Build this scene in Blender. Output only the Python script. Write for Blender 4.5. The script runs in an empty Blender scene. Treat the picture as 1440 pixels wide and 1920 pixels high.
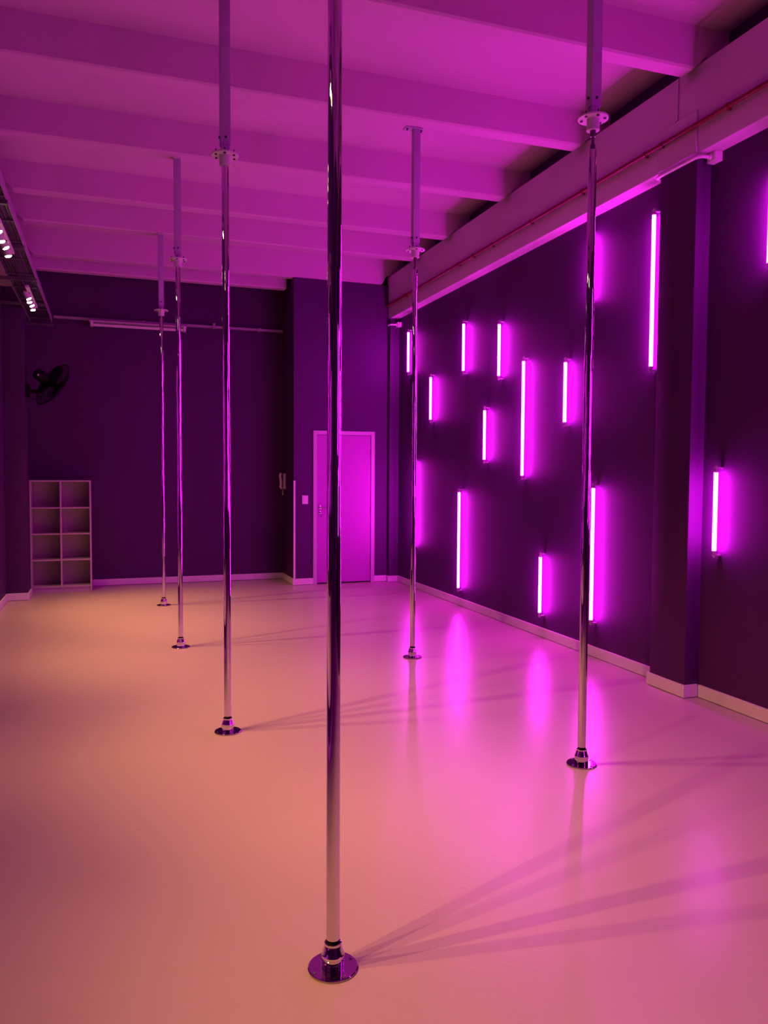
import bpy, bmesh, math, random
from mathutils import Vector, Matrix

random.seed(7)
S = bpy.context.scene
COL = S.collection

# ------------------------------------------------------------------ camera, world, exposure
F_PX = 1482.07
YAW, PITCH, ROLL = 0.33677, 0.050711, 0.0054097
cam_d = bpy.data.cameras.new('camera')
cam = bpy.data.objects.new('camera', cam_d)
COL.objects.link(cam)
cam_d.sensor_fit = 'VERTICAL'
cam_d.sensor_height = 36.0
cam_d.lens = F_PX * 36.0 / 1920.0
cam_d.clip_start = 0.05
fwd = Vector((math.sin(YAW) * math.cos(PITCH), math.cos(YAW) * math.cos(PITCH), -math.sin(PITCH)))
rgt = Vector((math.cos(YAW), -math.sin(YAW), 0))
upv = rgt.cross(fwd)
rgt, upv = rgt * math.cos(ROLL) + upv * math.sin(ROLL), upv * math.cos(ROLL) - rgt * math.sin(ROLL)
rot = Matrix((rgt, upv, -fwd)).transposed()
cam.matrix_world = Matrix.Translation((0, 0, 1.59)) @ rot.to_4x4()
S.camera = cam

world = bpy.data.worlds.new('world')
S.world = world
world.use_nodes = True
world.node_tree.nodes['Background'].inputs[0].default_value = (0.01, 0.008, 0.012, 1)
world.node_tree.nodes['Background'].inputs[1].default_value = 0.2

S.view_settings.view_transform = 'Standard'
S.view_settings.look = 'None'
S.view_settings.exposure = 0.0
S.view_settings.gamma = 1.0
S.view_settings.use_curve_mapping = False
S.cycles.max_bounces = 5
S.cycles.diffuse_bounces = 2
S.cycles.glossy_bounces = 3
S.cycles.transmission_bounces = 1
S.cycles.caustics_reflective = False
S.cycles.caustics_refractive = False
S.cycles.adaptive_threshold = 0.07

TUBE_COL = (1.0, 0.015, 0.95)
TUBE_STRENGTH = 85.0
SPOT_COL = (1.0, 0.42, 0.17)
SPOT_W = 135.0

# ------------------------------------------------------------------ materials
MATS = {}


def mat(name, base, rough=0.5, metal=0.0, spec=0.5, var=0.0, vscale=4.0, bump=0.0, bscale=60.0,
        rvar=0.0, emit=None, estr=0.0, coat=0.0):
    m = bpy.data.materials.new(name)
    m.use_nodes = True
    nt = m.node_tree
    p = nt.nodes['Principled BSDF']
    p.inputs['Base Color'].default_value = (*base, 1)
    p.inputs['Roughness'].default_value = rough
    p.inputs['Metallic'].default_value = metal
    p.inputs['Specular IOR Level'].default_value = spec
    p.inputs['Coat Weight'].default_value = coat
    tc = nt.nodes.new('ShaderNodeTexCoord')
    if var > 0 or rvar > 0:
        n = nt.nodes.new('ShaderNodeTexNoise')
        n.inputs['Scale'].default_value = vscale
        n.inputs['Detail'].default_value = 5
        nt.links.new(tc.outputs['Object'], n.inputs['Vector'])
        if var > 0:
            r = nt.nodes.new('ShaderNodeValToRGB')
            r.color_ramp.elements[0].position = 0.3
            r.color_ramp.elements[1].position = 0.7
            r.color_ramp.elements[0].color = (*[c * (1 - var) for c in base], 1)
            r.color_ramp.elements[1].color = (*[min(1, c * (1 + var)) for c in base], 1)
            nt.links.new(n.outputs['Fac'], r.inputs['Fac'])
            nt.links.new(r.outputs['Color'], p.inputs['Base Color'])
        if rvar > 0:
            mr = nt.nodes.new('ShaderNodeMapRange')
            mr.inputs['To Min'].default_value = max(0.02, rough - rvar)
            mr.inputs['To Max'].default_value = rough + rvar
            nt.links.new(n.outputs['Fac'], mr.inputs['Value'])
            nt.links.new(mr.outputs['Result'], p.inputs['Roughness'])
    if bump > 0:
        n2 = nt.nodes.new('ShaderNodeTexNoise')
        n2.inputs['Scale'].default_value = bscale
        n2.inputs['Detail'].default_value = 3
        b = nt.nodes.new('ShaderNodeBump')
        b.inputs['Strength'].default_value = bump
        b.inputs['Distance'].default_value = 0.002
        nt.links.new(tc.outputs['Object'], n2.inputs['Vector'])
        nt.links.new(n2.outputs['Fac'], b.inputs['Height'])
        nt.links.new(b.outputs['Normal'], p.inputs['Normal'])
    if emit:
        p.inputs['Emission Color'].default_value = (*emit, 1)
        p.inputs['Emission Strength'].default_value = estr
    MATS[name] = m
    return m


mat('purple_paint', (0.084, 0.018, 0.106), 0.6, var=0.05, vscale=1.5, bump=0.15, bscale=120, spec=0.15)
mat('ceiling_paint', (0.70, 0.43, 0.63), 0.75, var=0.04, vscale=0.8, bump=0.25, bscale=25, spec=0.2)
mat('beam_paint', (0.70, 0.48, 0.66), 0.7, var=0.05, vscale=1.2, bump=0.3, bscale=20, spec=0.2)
mat('skirting_white', (0.80, 0.76, 0.74), 0.4, var=0.02, vscale=3)
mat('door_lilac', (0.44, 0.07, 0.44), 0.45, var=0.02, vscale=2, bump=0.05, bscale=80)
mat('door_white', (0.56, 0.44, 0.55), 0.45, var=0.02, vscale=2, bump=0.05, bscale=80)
mat('dark_void', (0.01, 0.008, 0.012), 0.9)
mat('white_plastic', (0.80, 0.77, 0.75), 0.4, var=0.03, vscale=20)
mat('white_steel', (0.74, 0.70, 0.70), 0.38, var=0.04, vscale=12)
mat('melamine', (0.58, 0.49, 0.50), 0.45, var=0.04, vscale=6)
mat('chrome', (0.68, 0.65, 0.67), 0.02, metal=1.0, var=0.03, vscale=6)
mat('dark_chrome', (0.42, 0.36, 0.42), 0.06, metal=1.0, var=0.03, vscale=20)
mat('rod_steel', (0.16, 0.13, 0.16), 0.35, metal=0.8, var=0.1, vscale=60)
mat('black_rubber', (0.005, 0.0045, 0.005), 0.7, spec=0.1, var=0.2, vscale=40)
mat('black_plastic', (0.004, 0.0035, 0.004), 0.6, spec=0.2, var=0.1, vscale=20)
mat('post_paint', (0.50, 0.40, 0.57), 0.4, var=0.04, vscale=12)
mat('rail_steel', (0.36, 0.32, 0.36), 0.5, metal=0.1, var=0.12, vscale=9)
mat('galvanised', (0.13, 0.11, 0.13), 0.5, metal=0.2, var=0.15, vscale=9)
mat('cable_dark', (0.055, 0.045, 0.06), 0.55, var=0.25, vscale=8)
mat('red_paint', (0.17, 0.003, 0.006), 0.45, var=0.1, vscale=10)
mat('mirror_glass', (0.86, 0.80, 0.80), 0.01, metal=1.0, var=0.01, vscale=1)
mat('bolt_dark', (0.06, 0.05, 0.06), 0.4, metal=0.7, var=0.1, vscale=50)
mat('cap_plastic', (0.50, 0.45, 0.48), 0.35, var=0.05, vscale=40)
mat('tube_glow', (0.9, 0.85, 0.9), 0.3, emit=TUBE_COL, estr=TUBE_STRENGTH, var=0.01)
mat('bulb_glow', (0.9, 0.9, 0.85), 0.3, emit=(1.0, 0.84, 0.55), estr=30.0, var=0.01)
MATS['bulb_glow'].cycles.emission_sampling = 'NONE'


def floor_material():
    m = bpy.data.materials.new('resin_floor')
    m.use_nodes = True
    nt = m.node_tree
    L = nt.links.new
    p = nt.nodes['Principled BSDF']
    tc = nt.nodes.new('ShaderNodeTexCoord')
    big = nt.nodes.new('ShaderNodeTexNoise')
    big.inputs['Scale'].default_value = 1.3
    big.inputs['Detail'].default_value = 6
    L(tc.outputs['Object'], big.inputs['Vector'])
    r = nt.nodes.new('ShaderNodeValToRGB')
    r.color_ramp.elements[0].position = 0.3
    r.color_ramp.elements[1].position = 0.75
    r.color_ramp.elements[0].color = (0.470, 0.400, 0.340, 1)
    r.color_ramp.elements[1].color = (0.490, 0.418, 0.355, 1)
    L(big.outputs['Fac'], r.inputs['Fac'])
    L(r.outputs['Color'], p.inputs['Base Color'])
    fine = nt.nodes.new('ShaderNodeTexNoise')
    fine.inputs['Scale'].default_value = 3.0
    fine.inputs['Detail'].default_value = 8
    L(tc.outputs['Object'], fine.inputs['Vector'])
    mr = nt.nodes.new('ShaderNodeMapRange')
    mr.inputs['To Min'].default_value = 0.285
    mr.inputs['To Max'].default_value = 0.315
    L(fine.outputs['Fac'], mr.inputs['Value'])
    L(mr.outputs['Result'], p.inputs['Roughness'])
    p.inputs['Specular IOR Level'].default_value = 0.34
    bn = nt.nodes.new('ShaderNodeTexNoise')
    bn.inputs['Scale'].default_value = 38.0
    bn.inputs['Detail'].default_value = 3
    L(tc.outputs['Object'], bn.inputs['Vector'])
    b = nt.nodes.new('ShaderNodeBump')
    b.inputs['Strength'].default_value = 0.26
    b.inputs['Distance'].default_value = 0.003
    L(bn.outputs['Fac'], b.inputs['Height'])
    L(b.outputs['Normal'], p.inputs['Normal'])
    MATS['resin_floor'] = m


floor_material()


# ------------------------------------------------------------------ mesh helpers
class MB:
    def __init__(self):
        self.bm = bmesh.new()

    def box(self, a, b, bevel=0.0):
        x0, y0, z0 = a
        x1, y1, z1 = b
        v = [self.bm.verts.new(c) for c in ((x0, y0, z0), (x1, y0, z0), (x1, y1, z0), (x0, y1, z0),
                                            (x0, y0, z1), (x1, y0, z1), (x1, y1, z1), (x0, y1, z1))]
        fs = [self.bm.faces.new([v[i] for i in q]) for q in
              ((0, 3, 2, 1), (4, 5, 6, 7), (0, 1, 5, 4), (1, 2, 6, 5), (2, 3, 7, 6), (3, 0, 4, 7))]
        if bevel > 0:
            ed = {e for f in fs for e in f.edges}
            bmesh.ops.bevel(self.bm, geom=list(ed), offset=bevel, segments=2, affect='EDGES', profile=0.6)
        return self

    def sections(self, rings, close=True, caps=True):
        R = [[self.bm.verts.new(p) for p in r] for r in rings]
        n = len(R[0])
        for a, b in zip(R[:-1], R[1:]):
            for i in range(n if close else n - 1):
                j = (i + 1) % n
                self.bm.faces.new((a[i], a[j], b[j], b[i]))
        if caps:
            self.bm.faces.new(R[0][::-1])
            self.bm.faces.new(R[-1])
        return self

    def lathe(self, prof, origin=(0, 0, 0), axis=(0, 0, 1), n=32, caps=True):
        ax = Vector(axis).normalized()
        u = ax.orthogonal().normalized()
        w = ax.cross(u)
        o = Vector(origin)
        rings = []
        for r, h in prof:
            rings.append([o + ax * h + (u * math.cos(2 * math.pi * i / n) + w * math.sin(2 * math.pi * i / n)) * max(r, 1e-4)
                          for i in range(n)])
        return self.sections(rings, caps=caps)

    def cyl(self, p0, p1, r, n=16):
        d = Vector(p1) - Vector(p0)
        return self.lathe([(r, 0), (r, d.length)], p0, d, n)

    def path(self, pts, r, n=8):
        pts = [Vector(p) for p in pts]
        rings = []
        prev = None
        for i, p in enumerate(pts):
            t = (pts[min(i + 1, len(pts) - 1)] - pts[max(i - 1, 0)]).normalized()
            if prev is None:
                u = t.orthogonal().normalized()
            else:
                u = (prev - t * prev.dot(t)).normalized()
            prev = u
            w = t.cross(u)
            rings.append([p + (u * math.cos(2 * math.pi * k / n) + w * math.sin(2 * math.pi * k / n)) * r for k in range(n)])
        return self.sections(rings)

    def torus(self, c, axis, R, r, n=48, m=6):
        ax = Vector(axis).normalized()
        u = ax.orthogonal().normalized()
        w = ax.cross(u)
        c = Vector(c)
        rings = []
        for i in range(n + 1):
            a = 2 * math.pi * i / n
            d = u * math.cos(a) + w * math.sin(a)
            rings.append([c + d * (R + r * math.cos(2 * math.pi * k / m)) + ax * r * math.sin(2 * math.pi * k / m) for k in range(m)])
        return self.sections(rings, caps=False)

    def mesh(self, name, material, smooth=None):
        bmesh.ops.recalc_face_normals(self.bm, faces=self.bm.faces)
        me = bpy.data.meshes.new(name)
        self.bm.to_mesh(me)
        self.bm.free()
        me.materials.append(MATS[material])
        if smooth is not None:
            me.polygons.foreach_set('use_smooth', [True] * len(me.polygons))
            me.set_sharp_from_angle(angle=math.radians(smooth))
        return me

    def build(self, name, material, parent=None, smooth=None):
        return link(name, self.mesh(name, material, smooth), parent)


def link(name, data, parent=None, loc=None):
    o = bpy.data.objects.new(name, data)
    COL.objects.link(o)
    if parent is not None:
        o.parent = parent
    if loc is not None:
        o.location = loc
    return o


def tag(o, label=None, cat=None, group=None, kind=None):
    if label:
        o['label'] = label
    if cat:
        o['category'] = cat
    if group:
        o['group'] = group
    if kind:
        o['kind'] = kind
    return o


def thing(name, loc, label, cat, group=None):
    return tag(link(name, None, None, loc), label, cat, group)


def copy_tree(o, parent=None):
    c = o.copy()
    COL.objects.link(c)
    c.parent = parent
    for ch in list(o.children):
        copy_tree(ch, c)
    return c


# ------------------------------------------------------------------ the room
XL, XR = -1.17, 3.965           # left and right wall faces
YN, YP, YB = -3.0, 10.79, 11.52  # wall behind the camera, projecting wall, recessed wall
XS = 2.447                      # side face between the two back walls
ZB0, ZB1 = 3.775, 4.37          # longitudinal beams
ZS = 4.59                     # slab underside
BX = 3.83                     # face of the right beam and pilasters
BXL = -0.90

tag(MB().box((XL - 0.3, YN - 0.2, -0.12), (XR + 0.3, YB + 0.3, 0)).build('floor', 'resin_floor'),
    'pale glossy resin floor of the studio', None, None, 'structure')

# right wall
wr = tag(MB().box((XR, YN, 0), (XR + 0.2, YB + 0.2, ZB0 + 0.1)).build('wall_right', 'purple_paint'),
         'dark purple wall carrying the lit tubes', None, None, 'structure')
MB().box((BX + 0.015, 4.52, 0.0), (XR + 0.01, 4.90, ZB0), 0.006).build('pilaster', 'purple_paint', wr, 30)
MB().box((BX - 0.005, 10.705, 0.0), (XR + 0.01, YP + 0.01, ZB0), 0.006).build('pilaster', 'purple_paint', wr, 30)
MB().box((4.035, YN, ZB0 + 0.1), (4.19, YB + 0.2, 5.1)).build('upper_wall', 'purple_paint', wr)

# back walls (the door stands in an opening of the projecting one)
DX0, DX1, DZ = 2.767, 3.583, 2.108
wb = tag(MB().box((XL - 0.2, YB, 0), (XS + 0.3, YB + 0.2, 5.1)).build('wall_back', 'purple_paint'),
         'dark purple end wall with a recess on its left', None, None, 'structure')
m = MB()
m.box((XS, YP, 0), (DX0, YB + 0.1, 4.25))
m.box((DX1, YP, 0), (XR + 0.1, YB + 0.1, 4.25))
m.box((DX0, YP, DZ), (DX1, YB + 0.1, 4.25))
m.box((DX0, YP + 0.25, 0), (DX1, YB + 0.1, DZ))
m.build('projecting_wall', 'purple_paint', wb)

# left wall with pilaster and mirror sheets
wl = tag(MB().box((XL - 0.2, YN, 0), (XL, YB + 0.2, 5.1)).build('wall_left', 'purple_paint'),
         'dark purple wall at the left edge', None, None, 'structure')
MB().box((XL - 0.01, 10.50, 0.0), (-0.93, 10.86, ZB0), 0.012).build('pilaster', 'purple_paint', wl, 30)
MB().box((XL, 9.2, 1.112), (XL + 0.006, 10.49, 1.137), 0.002).build('rail_strip', 'purple_paint', wl)
for k in range(6):
    y0 = 0.3 + k * 1.36
    MB().box((XL + 0.001, y0, 0.30), (XL + 0.006, y0 + 1.355, 2.75), 0.0015).build('mirror_sheet', 'mirror_glass', wl)

tag(MB().box((XL - 0.2, YN - 0.2, 0), (XR + 0.3, YN, 5.1)).build('wall_front', 'purple_paint'),
    'purple wall behind the camera', None, None, 'structure')

# ceiling slab: shallow vaults between the ribs
RIBS = [-2.15, -0.81, 0.53, 1.87, 3.21, 4.553, 5.897, 7.235, 8.645, 9.655]
edges = [YN - 0.2] + RIBS + [10.86, 11.8]
prof = []
for a, b in zip(edges[:-1], edges[1:]):
    n = 10
    for i in range(n):
        t = i / n
        arch = math.sin(math.pi * t) ** 0.6
        prof.append((a + (b - a) * t, ZS - 0.015 + 0.03 * arch))
prof.append((edges[-1], ZS))
ring = lambda x: [(x, y, z) for y, z in prof] + [(x, edges[-1], 5.1), (x, edges[0], 5.1)]
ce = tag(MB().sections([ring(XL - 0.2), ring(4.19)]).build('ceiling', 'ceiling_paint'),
         'white painted ribbed concrete ceiling', None, None, 'structure')


def rib_mesh(x0, x1, zb, zt, wb_, wt):
    """one concrete rib, its soffit stepping up at both ends where it sits on the beams"""
    def sec(x, z):
        f = (z - zb) / (zt - zb)
        h = wb_ + (wt - wb_) * f
        c = 0.012
        return [(x, -wt, zt), (x, -h - 0.003, z + c), (x, -h + c, z), (x, h - c, z), (x, h + 0.003, z + c), (x, wt, zt)]
    st = ZB1 + 0.02
    return MB().sections([sec(x0 - 0.30, st), sec(x0 - 0.075, st), sec(x0 - 0.012, zb + 0.03), sec(x0 + 0.02, zb),
                          sec(x1 - 0.02, zb), sec(x1 + 0.012, zb + 0.03), sec(x1 + 0.06, st), sec(x1 + 0.36, st)]).mesh('ceiling_rib', 'ceiling_paint')


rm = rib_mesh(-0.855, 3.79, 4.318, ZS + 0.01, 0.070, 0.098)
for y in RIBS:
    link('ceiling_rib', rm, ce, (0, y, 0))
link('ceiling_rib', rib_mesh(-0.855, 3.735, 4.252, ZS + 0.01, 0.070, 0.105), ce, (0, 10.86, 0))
# edge rib over the recess, ending short of the side wall
me_ = MB()
rr = lambda x, d: [(x, 11.03 + d, 4.65), (x, 11.03 + d, 4.155 + d), (x, 11.045 + d, 4.14 + d), (x, 11.16 - d, 4.14 + d), (x, 11.175 - d, 4.155 + d), (x, 11.175 - d, 4.65)]
me_.sections([rr(-1.0, 0), rr(2.392, 0), rr(2.405, 0.012)]).build('ceiling_rib', 'ceiling_paint', ce)
# longitudinal beams
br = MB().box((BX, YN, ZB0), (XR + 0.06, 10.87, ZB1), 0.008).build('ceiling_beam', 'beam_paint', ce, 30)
MB().box((BX - 0.012, 4.503, ZB0 + 0.004), (BX + 0.01, 4.913, 4.068), 0.006).build('column_face', 'beam_paint', br)
MB().box((BX - 0.010, 4.702, 4.073), (BX + 0.01, 4.730, 4.362), 0.004).build('joint_strip', 'beam_paint', br)
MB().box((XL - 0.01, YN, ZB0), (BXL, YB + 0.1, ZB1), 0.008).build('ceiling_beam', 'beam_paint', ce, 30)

# skirting boards
BH, BT, BZ = 0.09, 0.016, 0.005
m = MB()
m.box((XR - BT, YN, BZ), (XR, 4.50, BH), 0)
m.box((BX - 0.002, 4.504, BZ), (BX + 0.015, 4.915, BH + 0.002))
m.box((BX + 0.0155, 4.504, BZ), (XR - BT, 4.52, BH + 0.002))
m.box((XR - BT, 4.90, BZ), (XR, 10.705, BH))
m.box((BX - 0.021, 10.689, BZ), (BX - 0.005, YP - BT, BH))
m.box((BX - 0.0045, 10.689, BZ), (XR - BT, 10.705, BH))
tag(m.build('baseboard_right', 'skirting_white'), 'white skirting along the tube wall', None, None, 'structure')
m = MB()
m.box((-0.205, YB - BT, BZ), (XS, YB, BH))
m.box((XS - BT, YP - BT, BZ), (XS, YB - BT, BH))
m.box((XS + 0.0005, YP - BT, BZ), (2.722, YP, BH))
m.box((3.628, YP - BT, BZ), (BX - 0.021, YP, BH))
tag(m.build('baseboard_back', 'skirting_white'), 'white skirting along the end walls', None, None, 'structure')
m = MB()
m.box((XL, YN, BZ), (XL + BT, 10.484, BH))
m.box((XL + BT + 0.001, 10.484, BZ), (-0.914, 10.50, BH))
m.box((-0.93, 10.5005, BZ), (-0.914, 10.86, BH))
tag(m.build('baseboard_left', 'skirting_white'), 'white skirting along the left wall', None, None, 'structure')
tag(MB().box((XS - 0.004, YP - 0.004, BH), (XS + 0.022, YP + 0.018, 1.463), 0.002).build('trim_1', 'skirting_white'),
    'white corner guard strip left of the door', None, None, 'structure')

# door
d = tag(link('door_1', None, None, (0, 0, 0)), 'plain white door with white frame', None, None, 'structure')
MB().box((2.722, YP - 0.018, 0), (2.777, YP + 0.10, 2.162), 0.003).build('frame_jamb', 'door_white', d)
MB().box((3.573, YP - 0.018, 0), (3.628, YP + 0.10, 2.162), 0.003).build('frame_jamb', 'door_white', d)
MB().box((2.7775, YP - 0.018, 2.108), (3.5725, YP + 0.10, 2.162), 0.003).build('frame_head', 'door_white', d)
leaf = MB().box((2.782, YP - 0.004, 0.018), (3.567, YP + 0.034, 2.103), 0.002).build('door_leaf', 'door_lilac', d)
for z in (0.24, 1.05, 1.86):
    MB().cyl((3.570, YP - 0.008, z - 0.045), (3.570, YP - 0.008, z + 0.045), 0.006, 8).build('hinge', 'rod_steel', leaf, 30)
m = MB()
m.lathe([(0.024, 0), (0.024, 0.007), (0.010, 0.009), (0.010, 0.045)], (2.822, YP - 0.004, 1.085), (0, -1, 0), 16)
m.path([(2.822, YP - 0.05, 1.085), (2.852, YP - 0.055, 1.085), (2.932, YP - 0.053, 1.080)], 0.009, 8)
m.build('door_handle', 'chrome', leaf, 35)
m = MB()
m.lathe([(0.022, 0), (0.022, 0.006), (0.009, 0.008), (0.009, 0.016)], (2.822, YP - 0.004, 1.012), (0, -1, 0), 16)
m.box((2.819, YP - 0.045, 1.002), (2.825, YP - 0.02, 1.022))
m.path([(2.822, YP - 0.042, 1.005), (2.834, YP - 0.045, 0.977), (2.828, YP - 0.045, 0.942)], 0.004, 6)
m.build('lock_with_key', 'chrome', leaf, 35)

# ------------------------------------------------------------------ dance poles
def make_pole():
    root = thing('dance_pole', (0, 0, 0), 'x', 'pole', 'chrome dance poles bolted to floor and ceiling')
    fl = MB().lathe([(0.0795, 0), (0.0805, 0.002), (0.0805, 0.006), (0.078, 0.0085), (0.02, 0.0085)], n=56).build('floor_flange', 'dark_chrome', root, 30)
    for k in range(4):
        a = math.radians(15 + 90 * k)
        MB().lathe([(0.0065, 0), (0.0065, 0.001), (0.004, 0.0022)], (0.067 * math.cos(a), 0.067 * math.sin(a), 0.0084), n=12).build('screw', 'rod_steel', fl, 30)
    MB().lathe([(0.036, 0.0085), (0.037, 0.0095), (0.037, 0.026), (0.0362, 0.027), (0.037, 0.028), (0.037, 0.040),
                (0.0355, 0.041), (0.0355, 0.043), (0.0375, 0.044), (0.0375, 0.050), (0.035, 0.054), (0.030, 0.072), (0.0265, 0.079),
                (0.0275, 0.081), (0.0275, 0.086), (0.024, 0.087), (0.022, 0.086)], n=48).build('base_collar', 'chrome', root, 28)
    MB().lathe([(0.0205, 0.085), (0.0225, 0.087), (0.0225, 0.091), (0.0195, 0.093), (0.0195, 0.097), (0.021, 0.099)], n=32).build('rubber_ring', 'black_rubber', root, 30)
    return root


def ceiling_mount(root, rod, ztop, half=0.11):
    zf = 3.445
    top = 3.285 if rod else 3.385
    MB().lathe([(0.0195, 0.097), (0.0218, 0.099), (0.0218, top - 0.003), (0.019, top)], n=48).build('chrome_tube', 'chrome', root, 35)
    if rod:
        m = MB()
        m.lathe([(0.0125, top - 0.001), (0.0135, top + 0.002), (0.0135, top + 0.024), (0.008, top + 0.026), (0.008, 3.350), (0.0155, 3.352), (0.0155, 3.393)], n=20)
        m.build('threaded_rod', 'rod_steel', root, 30)
    MB().lathe([(0.030, zf - 0.062), (0.0335, zf - 0.062), (0.0335, zf - 0.003), (0.030, zf - 0.003)], n=32).build('mount_collar', 'white_steel', root, 30)
    fl = MB().lathe([(0.028, zf - 0.004), (0.0785, zf - 0.004), (0.0795, zf - 0.002), (0.0795, zf + 0.004), (0.078, zf + 0.005), (0.02, zf + 0.005)], n=48).build('mount_flange', 'white_steel', root, 30)
    for k in range(6):
        a = math.radians(20 + 60 * k)
        m = MB()
        m.lathe([(0.0075, 0), (0.0075, 0.006)], (0.06 * math.cos(a), 0.06 * math.sin(a), zf - 0.0095), n=6)
        m.lathe([(0.004, 0), (0.004, 0.02)], (0.06 * math.cos(a), 0.06 * math.sin(a), zf + 0.004), n=8)
        m.build('bolt', 'bolt_dark', fl)
    m = MB()
    m.box((-0.024, -0.024, zf + 0.005), (0.024, -0.004, 3.545), 0.002)
    m.box((-0.024, 0.004, zf + 0.005), (0.024, 0.024, 3.545), 0.002)
    m.box((-0.020, -0.0045, zf + 0.005), (0.020, 0.0045, 3.545))
    m.build('inner_post', 'post_paint', root)
    sq = MB().box((-0.029, -0.029, 3.500), (0.029, 0.029, ztop - 0.012), 0.003).build('square_post', 'post_paint', root, 30)
    MB().lathe([(0.0075, 0), (0.0075, 0.007), (0.004, 0.010)], (0.0, -0.0285, 3.540), (0, -1, 0), 6).build('bolt', 'bolt_dark', sq)
    MB().lathe([(0.0075, 0), (0.0075, 0.007), (0.004, 0.010)], (-0.0285, 0.0, 3.545), (-1, 0, 0), 6).build('bolt', 'bolt_dark', sq)
    if rod:
        bp = MB().box((-0.105, -0.040, 4.425), (0.050, 0.040, 4.437), 0.002).build('bracket_plate', 'post_paint', root)
        for sx in (-0.085, 0.040):
            MB().lathe([(0.008, 0), (0.008, 0.008), (0.004, 0.020)], (sx, -0.015, 4.4245), (0, 0, -1), 6).build('bolt', 'bolt_dark', bp)
    pl = MB().box((-half, -min(half, 0.045), ztop - 0.012), (half, min(half, 0.045), ztop), 0.002).build('ceiling_plate', 'white_steel', root)
    for sx in ((-1, 1) if half > 0.05 else ()):
        MB().lathe([(0.009, 0), (0.009, 0.008), (0.004, 0.016)], (0.085 * sx, 0, ztop - 0.0125), (0, 0, -1), 6).build('bolt', 'bolt_dark', pl)


P_GROUP = 'chrome dance poles bolted to floor and ceiling'
zt = ZS + 0.008
proto = make_pole()
proto_rod = copy_tree(proto)
proto_rib = copy_tree(proto)
ceiling_mount(proto_rib, False, 4.3185, 0.034)
ceiling_mount(proto, False, zt)
ceiling_mount(proto_rod, True, zt)
spots = [
    (0, (0.665, 2.371), 'chrome dance pole nearest the camera, running through the middle of the picture'),
    (0, (0.677, 4.799), 'chrome dance pole second from the camera in the left row, left of the nearest'),
    (2, (0.609, 7.269), 'chrome dance pole third from the camera in the left row, one before the farthest'),
    (2, (0.614, 9.615), 'farthest and leftmost chrome dance pole, nearest to the white bookcase'),
    (1, (2.456, 6.259), 'chrome dance pole with a thin rod at its top, right of the white door'),
    (1, (2.427, 3.647), 'rightmost chrome dance pole, thin rod at its top, in front of the tube wall'),
]
used = {0: 0, 1: 0, 2: 0}
for kind, (x, y), lab in spots:
    src = (proto, proto_rod, proto_rib)[kind]
    o = src if used[kind] == 0 else copy_tree(src)
    used[kind] += 1
    o.location = (x, y, 0)
    tag(o, lab, 'pole', P_GROUP)

# ------------------------------------------------------------------ tube lights on the right wall
TX = XR - 0.052
R_T = 0.0150


def make_tube(length):
    root = thing('tube_light', (0, 0, 0), 'x', 'tube light', 'glowing magenta tube lights on the right wall')
    h = length / 2
    MB().lathe([(R_T, -h), (R_T, h)], n=10, caps=False).build('glass_tube', 'tube_glow', root, 40)
    for s in (-1, 1):
        m = MB()
        m.lathe([(R_T + 0.001, 0), (R_T + 0.001, 0.014), (0.009, 0.016), (0.009, 0.026), (0.015, 0.028), (0.015, 0.036), (0.008, 0.038), (0.008, 0.047)],
                (0, 0, s * (h + 0.0005)), (0, 0, s), 14)
        c = m.build('end_socket', 'cap_plastic', root, 30)
        a, b = sorted((s * (h + 0.027), s * (h + 0.037)))
        MB().box((0.006, -0.012, a), (XR - TX - 0.0005, 0.012, b), 0.001).build('wall_clip', 'cap_plastic', c)
    return root


short = make_tube(0.534)
long_ = make_tube(1.13)
T_GROUP = 'glowing magenta tube lights on the right wall'
tubes = [
    (10.206, 3.229, 0, 'short lit tube highest at the far corner, just below the white junction box'),
    (8.421, 3.034, 0, 'short lit tube in the upper row, left one of the level pair'),
    (7.536, 2.877, 0, 'short lit tube in the upper row, right one of the level pair'),
    (9.400, 2.530, 0, 'short lit tube low between the far corner tube and the level pair'),
    (7.855, 2.000, 0, 'short lit tube in the centre of the group, left of the long middle tube'),
    (7.009, 2.127, 1, 'long lit tube in the middle of the wall, hanging alone between two short ones'),
    (6.245, 2.316, 0, 'short lit tube right of the long middle tube, left of the right pole'),
    (8.500, 0.788, 1, 'long lit tube low on the wall, nearest to the far pole on the right'),
    (6.629, 0.515, 0, 'short lit tube lowest on the wall, close above the skirting'),
    (5.776, 0.895, 1, 'long lit tube low on the wall, just right of the rightmost pole'),
    (5.053, 2.967, 1, 'long lit tube high up beside the wide pilaster'),
    (4.339, 1.331, 0, 'short lit tube right of the wide pilaster at mid height'),
    (3.932, 3.171, 0, 'short lit tube cut off by the right edge of the picture'),
    (5.896, 3.347, 0, 'short lit tube hidden behind the rightmost pole, only its glow showing'),
    (10.0, 1.162, 1, 'long lit tube hidden behind the far right pole, only its glow showing'),
]
OUT = 'lit tube on the wall beyond the right edge of the picture'
tubes += [(3.15, 1.75, 1, OUT), (2.20, 2.75, 0, OUT), (1.35, 2.05, 1, OUT), (0.35, 1.35, 0, OUT), (-0.8, 2.3, 1, OUT)]
used = [0, 0]
for y, z, k, lab in tubes:
    src = (short, long_)[k]
    o = src if used[k] == 0 else copy_tree(src)
    used[k] += 1
    o.location = (TX, y, z)
    tag(o, lab, 'tube light', T_GROUP)

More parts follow.
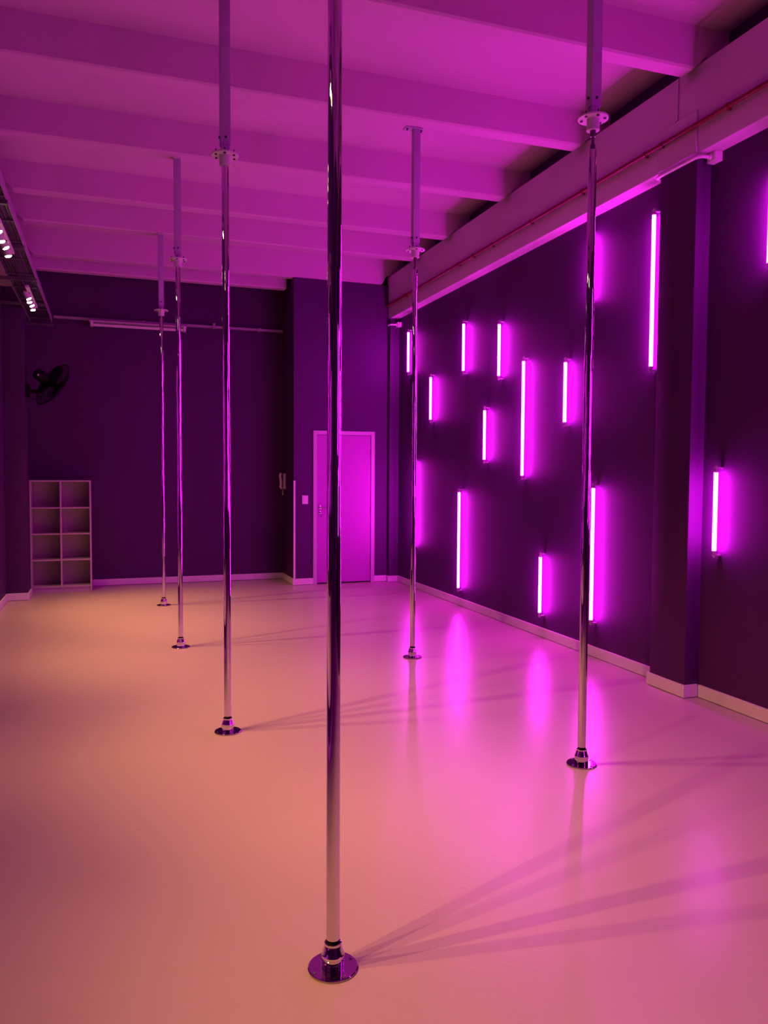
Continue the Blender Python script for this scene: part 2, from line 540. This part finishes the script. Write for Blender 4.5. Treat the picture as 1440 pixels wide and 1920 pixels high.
# ------------------------------------------------------------------ cable tray, its cables and the track spotlights
tray = thing('cable_tray', (-0.79, 4.2, 3.515), 'dark open cable tray hung along the left side of the ceiling', 'cable tray')
for x in (-0.131, 0.131):
    s = 1 if x < 0 else -1
    m = MB()
    m.box((x - 0.002, -7.1, 0.0), (x + 0.002, 7.1, 0.085))
    m.box((x - 0.002, -7.1, 0.083), (x + 0.018 * s, 7.1, 0.087) if s > 0 else (x + 0.002, 7.1, 0.087))
    if s < 0:
        m.box((x - 0.018, -7.1, 0.083), (x - 0.002, 7.1, 0.087))
    m.build('side_rail', 'rail_steel', tray)
rung = MB().box((-0.129, -0.015, 0.0), (0.129, 0.015, 0.012), 0.001).mesh('rung', 'galvanised')
for k in range(24):
    link('rung', rung, tray, (0, -6.95 + 0.6 * k, 0))
for y in (3.9, 5.12, 6.33, 7.54, 8.77, 10.05, 11.40):
    x0 = XL + 0.79 + 0.005
    m = MB()
    m.box((x0, y - 4.2 - 0.02, -0.030), (0.141, y - 4.2 + 0.02, -0.002), 0.001)
    m.build('support_arm', 'galvanised', tray)
cx = [-0.110, -0.082, -0.054, -0.026, 0.002, 0.030, 0.058, 0.086, 0.112]
for k, x in enumerate(cx):
    r = (0.0130, 0.0125, 0.0135, 0.0130, 0.0130, 0.0135, 0.0130, 0.0125, 0.0125)[k]
    pts = []
    for i in range(70):
        y = -2.7 + 14.0 * i / 69
        pts.append((-0.79 + x + random.uniform(-0.0003, 0.0003), y, 3.528 + r + 0.002 * math.sin(y * 3 + k)))
    c = MB().path(pts, r, 8).build('power_cable', 'cable_dark', None, 60)
    tag(c, 'dark power cable lying lengthwise in the cable tray', 'cable', 'power cables lying in the tray')


def make_track(label, ys, tilt, watts=SPOT_W):
    yc = sum(ys) / 4
    root = thing('track_light', (-0.755, yc, 3.484), label, 'track light', 'white spotlight tracks under the cable tray')
    MB().box((-0.018, -0.55, -0.024), (0.018, 0.55, 0.0), 0.002).build('track_rail', 'white_plastic', root)
    for i, y in enumerate(ys):
        dy = y - yc
        aim = Vector((tilt + (0.16, -0.16)[i % 2], random.uniform(-0.06, 0.06), -1)).normalized()
        piv = Vector((-0.02, dy, -0.055))
        h = link('lamp_head', MB().lathe([(0.018, -0.050), (0.026, -0.048), (0.0285, -0.03), (0.029, 0.036), (0.026, 0.036), (0.025, 0.02)],
                                         (0, 0, 0), aim, 20).mesh('lamp_head', 'white_plastic', 35), root, piv)
        MB().cyl((0.02, 0, 0.032), (0.005, 0, -0.005), 0.008, 10).build('stem', 'black_plastic', h, 30)
        MB().lathe([(0.0235, 0.022), (0.0245, 0.028), (0.0245, 0.040), (0.020, 0.044), (0.010, 0.046)], (0, 0, 0), aim, 20).build('bulb', 'bulb_glow', h, 40)
        ld = bpy.data.lights.new('spot_lamp', 'SPOT')
        ld.energy = watts * (1.2, 0.95)[i % 2]
        ld.color = SPOT_COL
        ld.spot_size = math.radians(66)
        ld.spot_blend = 1.0
        ld.shadow_soft_size = 0.008
        lo = bpy.data.objects.new('spot_lamp', ld)
        COL.objects.link(lo)
        lo.parent = h
        lo.location = aim * 0.085
        lo.rotation_euler = aim.to_track_quat('-Z', 'Y').to_euler()
    return root


make_track('white spotlight track with lit lamps, the far one at the end of the cable tray', [9.22, 9.40, 9.60, 9.83], 0.36, SPOT_W * 1.3)
make_track('white spotlight track with lit lamps, cut by the left edge of the picture', [6.75, 7.00, 7.20, 7.45], 0.40, SPOT_W * 1.3)
OUTS = 'white spotlight track on the tray beyond the left edge of the picture'
make_track(OUTS, [4.29, 4.50, 4.70, 4.98], 0.58, SPOT_W * 1.25)
make_track(OUTS, [1.81, 2.00, 2.31, 2.54], 0.62)

# ------------------------------------------------------------------ conduit rail and batten light on the recessed wall
rail = thing('conduit_rail', (0.9, YB - 0.06, 3.60), 'thin perforated metal rail running across the recessed end wall', 'rail')
m = MB()
m.box((-1.55, -0.019, 0.0), (1.535, 0.019, 0.003))
m.box((-1.55, -0.019, 0.0), (1.535, -0.016, 0.036))
m.box((-1.55, 0.016, 0.0), (1.535, 0.019, 0.036))
m.build('rail_channel', 'rail_steel', rail)
for x in (-0.4, 0.55, 1.2):
    MB().box((x - 0.018, -0.023, -0.002), (x + 0.018, 0.058, 0.075 if x == 0.55 else 0.045), 0.002).build('wall_bracket', 'rail_steel', rail)
bt = thing('batten_light', (0.435, YB - 0.10, 3.523), 'unlit white twin batten light fixed under the rail on the end wall', 'lamp')
MB().sections([[(x, -0.06, 0.055), (x, -0.052, 0.072), (x, 0.052, 0.072), (x, 0.06, 0.055)] for x in (-0.64, 0.63)]).build('housing', 'white_plastic', bt)
for yy in (-0.035, 0.035):
    MB().cyl((-0.585, yy, 0.020), (0.585, yy, 0.020), 0.0135, 16).build('lamp_tube', 'white_plastic', bt, 40)
for s in (-1, 1):
    MB().box((s * 0.605 - 0.018, -0.055, 0.0), (s * 0.605 + 0.018, 0.055, 0.0555), 0.003).build('end_holder', 'white_plastic', bt)

# ------------------------------------------------------------------ red pipe on the beam
rp = thing('fire_pipe', (BX - 0.03, 3.5, 3.955), 'thin dark red pipe running along the face of the right beam', 'pipe')
MB().cyl((0, -6.3, 0), (0, 7.28, 0), 0.0165, 12).build('pipe_run', 'red_paint', rp, 40)
for y in (10.02, 8.33, 7.96, 7.51, 6.71, 5.86, 5.03, 4.84, 4.20):
    m = MB()
    m.lathe([(0.0205, -0.014), (0.0205, 0.014)], (0, y - 3.5, 0), (0, 1, 0), 12)
    m.box((0.0, y - 3.5 - 0.008, -0.022), (0.03, y - 3.5 + 0.008, -0.012))
    m.build('pipe_clip', 'red_paint', rp, 30)

# white conduits bending round the pilasters to a junction box
def conduit(y0, y1, label, z):
    root = thing('conduit', (BX, y0, z), label, 'conduit')
    pts = [(0.07, y1 - y0 + 0.02, 0.012), (0.03, y1 - y0 + 0.008, 0.006), (-0.004, y1 - y0 - 0.01, 0.0), (-0.018, y1 - y0 - 0.05, 0)]
    for i in range(8):
        pts.append((-0.018, (y1 - y0 - 0.05) * (1 - i / 8) + 0.03 * (i / 8), 0))
    pts += [(-0.017, -0.005, 0.0), (-0.008, -0.028, 0.0), (0.012, -0.043, 0.0), (0.06, -0.047, 0.0)]
    MB().path(pts, 0.0125, 10).build('pipe', 'white_plastic', root, 50)
    MB().cyl((0.058, -0.047, 0), (0.075, -0.047, 0), 0.018, 14).build('coupling', 'white_plastic', root, 30)
    b = MB().box((0.074, -0.095, -0.032), (XR - BX - 0.0005, -0.012, 0.032), 0.004).build('junction_box', 'white_plastic', root, 30)
    MB().box((0.072, -0.090, -0.028), (0.0745, -0.017, 0.028), 0.001).build('box_lid', 'white_plastic', b)
    return root


conduit(4.508, 4.92, 'white conduit with junction box bending round the top of the wide pilaster', 3.742)
conduit(10.70, 10.785, 'white conduit with junction box at the top of the far corner pilaster', 3.678)

# ------------------------------------------------------------------ bookcase
SX0, SX1, SY0, SY1, SH = -0.945, -0.206, 11.055, 11.42, 1.458
bc = thing('bookcase', (SX0, SY0, 0), 'empty white open bookcase of eight square compartments by the left pilaster', 'bookcase')
w, dp, t = SX1 - SX0, SY1 - SY0, 0.018
MB().box((0, 0, 0), (t, dp, SH - t - 0.0005), 0.001).build('side_panel', 'melamine', bc)
MB().box((w - t, 0, 0), (w, dp, SH - t - 0.0005), 0.001).build('side_panel', 'melamine', bc)
MB().box((0, 0, SH - t), (w, dp, SH), 0.001).build('top_panel', 'melamine', bc)
MB().box((t, 0.004, 0.062), (w - t, dp - 0.012, 0.062 + t), 0.001).build('bottom_panel', 'melamine', bc)
MB().box((t, 0.016, 0.0), (w - t, 0.032, 0.061), 0.001).build('plinth', 'melamine', bc)
MB().box((t, dp - 0.012, 0.0), (w - t, dp - 0.006, SH - t), 0.0005).build('back_panel', 'melamine', bc)
MB().box((w / 2 - t / 2, 0.003, 0.062 + t), (w / 2 + t / 2, dp - 0.012, SH - t), 0.001).build('upright', 'melamine', bc)
for k in range(1, 4):
    z = 0.08 + (SH - t - 0.08) * k / 4 - t / 2
    MB().box((t, 0.006, z), (w / 2 - t / 2, dp - 0.012, z + t), 0.001).build('shelf', 'melamine', bc)
    MB().box((w / 2 + t / 2, 0.006, z), (w - t, dp - 0.012, z + t), 0.001).build('shelf', 'melamine', bc)

# ------------------------------------------------------------------ wall fan
FC = Vector((-0.625, 10.65, 2.650))
fan = thing('wall_fan', (-0.93, 10.65, 2.555), 'black oscillating wall fan mounted on the left pilaster', 'fan')
O = Vector((-0.93, 10.65, 2.555))
ax = Vector((0.74, 0.42, -0.50)).normalized()
u = ax.orthogonal().normalized()
w_ = ax.cross(u)
c0 = FC - O
RF = 0.295
MB().box((0.0005, -0.045, -0.075), (0.045, 0.045, 0.085), 0.01).build('wall_bracket', 'black_plastic', fan)
arm_end = c0 - ax * 0.20 + Vector((0, 0, -0.03))
MB().path([(0.04, 0, 0.0), (0.12, 0, -0.002), (0.175, 0, 0.005), (0.20, 0.0, 0.03), (0.215, 0.0, 0.055)], 0.024, 12).build('arm', 'black_plastic', fan, 50)
MB().cyl((0.175, -0.035, 0.045), (0.225, 0.035, 0.06), 0.032, 16).build('pivot', 'black_plastic', fan, 35)
mo = MB().lathe([(0.03, -0.255), (0.058, -0.245), (0.066, -0.20), (0.068, -0.12), (0.060, -0.085), (0.03, -0.075)], c0, ax, 24).build('motor', 'black_plastic', fan, 35)
MB().lathe([(0.011, 0), (0.011, 0.010), (0.006, 0.014)], c0 - ax * 0.20 + Vector((0.0, -0.066, -0.01)), (0, -1, 0), 12).build('knob', 'white_plastic', mo, 30)
MB().lathe([(0.04, -0.075), (0.045, -0.05), (0.045, 0.02), (0.03, 0.035)], c0, ax, 20).build('hub', 'black_plastic', fan, 35)
for k in range(3):
    a0 = 2 * math.pi * k / 3 + 0.5
    m = MB()
    rows = []
    for i in range(7):
        r = 0.04 + 0.21 * i / 6
        wd = 0.25 + 0.55 * math.sin(math.pi * (0.15 + 0.75 * i / 6))
        tw = 0.045 * (1 - 0.4 * i / 6)
        row = []
        for j in range(5):
            q = j / 4 - 0.5
            an = a0 + wd * q
            row.append(c0 + (u * math.cos(an) + w_ * math.sin(an)) * r + ax * (tw * q * 2 - 0.02))
        rows.append(row)
    front = [[p + ax * 0.0015 for p in r] for r in rows]
    rings = [f + b[::-1] for f, b in zip(front, rows)]
    m.sections(rings).build('blade', 'black_plastic', fan, 40)


def grille(name, depth, inner):
    m = MB()
    m.torus(c0, ax, RF, 0.005 if depth < 0 else 0.0065, 56, 6)
    for rr_ in (0.75, 0.5):
        m.torus(c0 + ax * depth * math.sqrt(1 - rr_ ** 2), ax, RF * rr_, 0.0026, 48, 4)
    n = 44
    for k in range(n):
        a = 2 * math.pi * k / n
        pts = []
        for i in range(6):
            f = inner + (1 - inner) * i / 5
            aa = a + 0.35 * (1 - f)
            pts.append(c0 + (u * math.cos(aa) + w_ * math.sin(aa)) * RF * f + ax * depth * math.sqrt(max(0, 1 - f ** 2.4)))
        m.path(pts, 0.0028, 4)
    m.lathe([(RF * inner, depth * 0.96), (RF * inner, depth * 1.02)], c0, ax, 20)
    return m.build(name, 'black_plastic', fan)


grille('rear_grille', -0.075, 0.22)
grille('front_grille', 0.075, 0.20)
MB().path([(0.03, -0.02, -0.085), (0.10, -0.03, -0.10), (0.165, -0.03, -0.08), (0.19, -0.04, -0.02), (0.175, -0.05, 0.05), (0.19, -0.06, 0.09)], 0.0045, 8).build('cord', 'black_rubber', fan, 50)

# ------------------------------------------------------------------ intercom handset and light switch
ic = thing('intercom_handset', (XS, 11.35, 1.29), 'white intercom handset with curled cord on the dark side wall', 'intercom')
MB().box((-0.028, -0.045, 0.04), (-0.0005, 0.045, 0.27), 0.008).build('wall_base', 'white_plastic', ic, 30)
MB().path([(-0.060, 0.0, 0.27), (-0.075, 0.0, 0.245), (-0.066, 0.0, 0.18), (-0.062, 0, 0.12), (-0.068, 0.0, 0.075), (-0.052, 0.0, 0.05)], 0.020, 10).build('handset', 'white_plastic', ic, 60)
pts = []
for i in range(60):
    t = i / 59
    a = t * 40
    cy = -0.02 + 0.05 * t
    cz = 0.04 - 0.085 * math.sin(math.pi * t)
    pts.append((-0.035 + 0.008 * math.cos(a), cy + 0.008 * math.sin(a), cz))
MB().path(pts, 0.003, 5).build('cord', 'white_plastic', ic, 60)

sw = thing('light_switch', (2.606, YP, 1.195), 'white light switch plate left of the white door', 'light switch')
MB().box((-0.042, -0.010, -0.060), (0.042, -0.0005, 0.060), 0.003).build('plate', 'white_plastic', sw, 30)
for k in range(3):
    MB().box((-0.018, -0.0145, -0.036 + 0.025 * k), (0.018, -0.0095, -0.014 + 0.025 * k), 0.0015).build('rocker', 'white_plastic', sw)
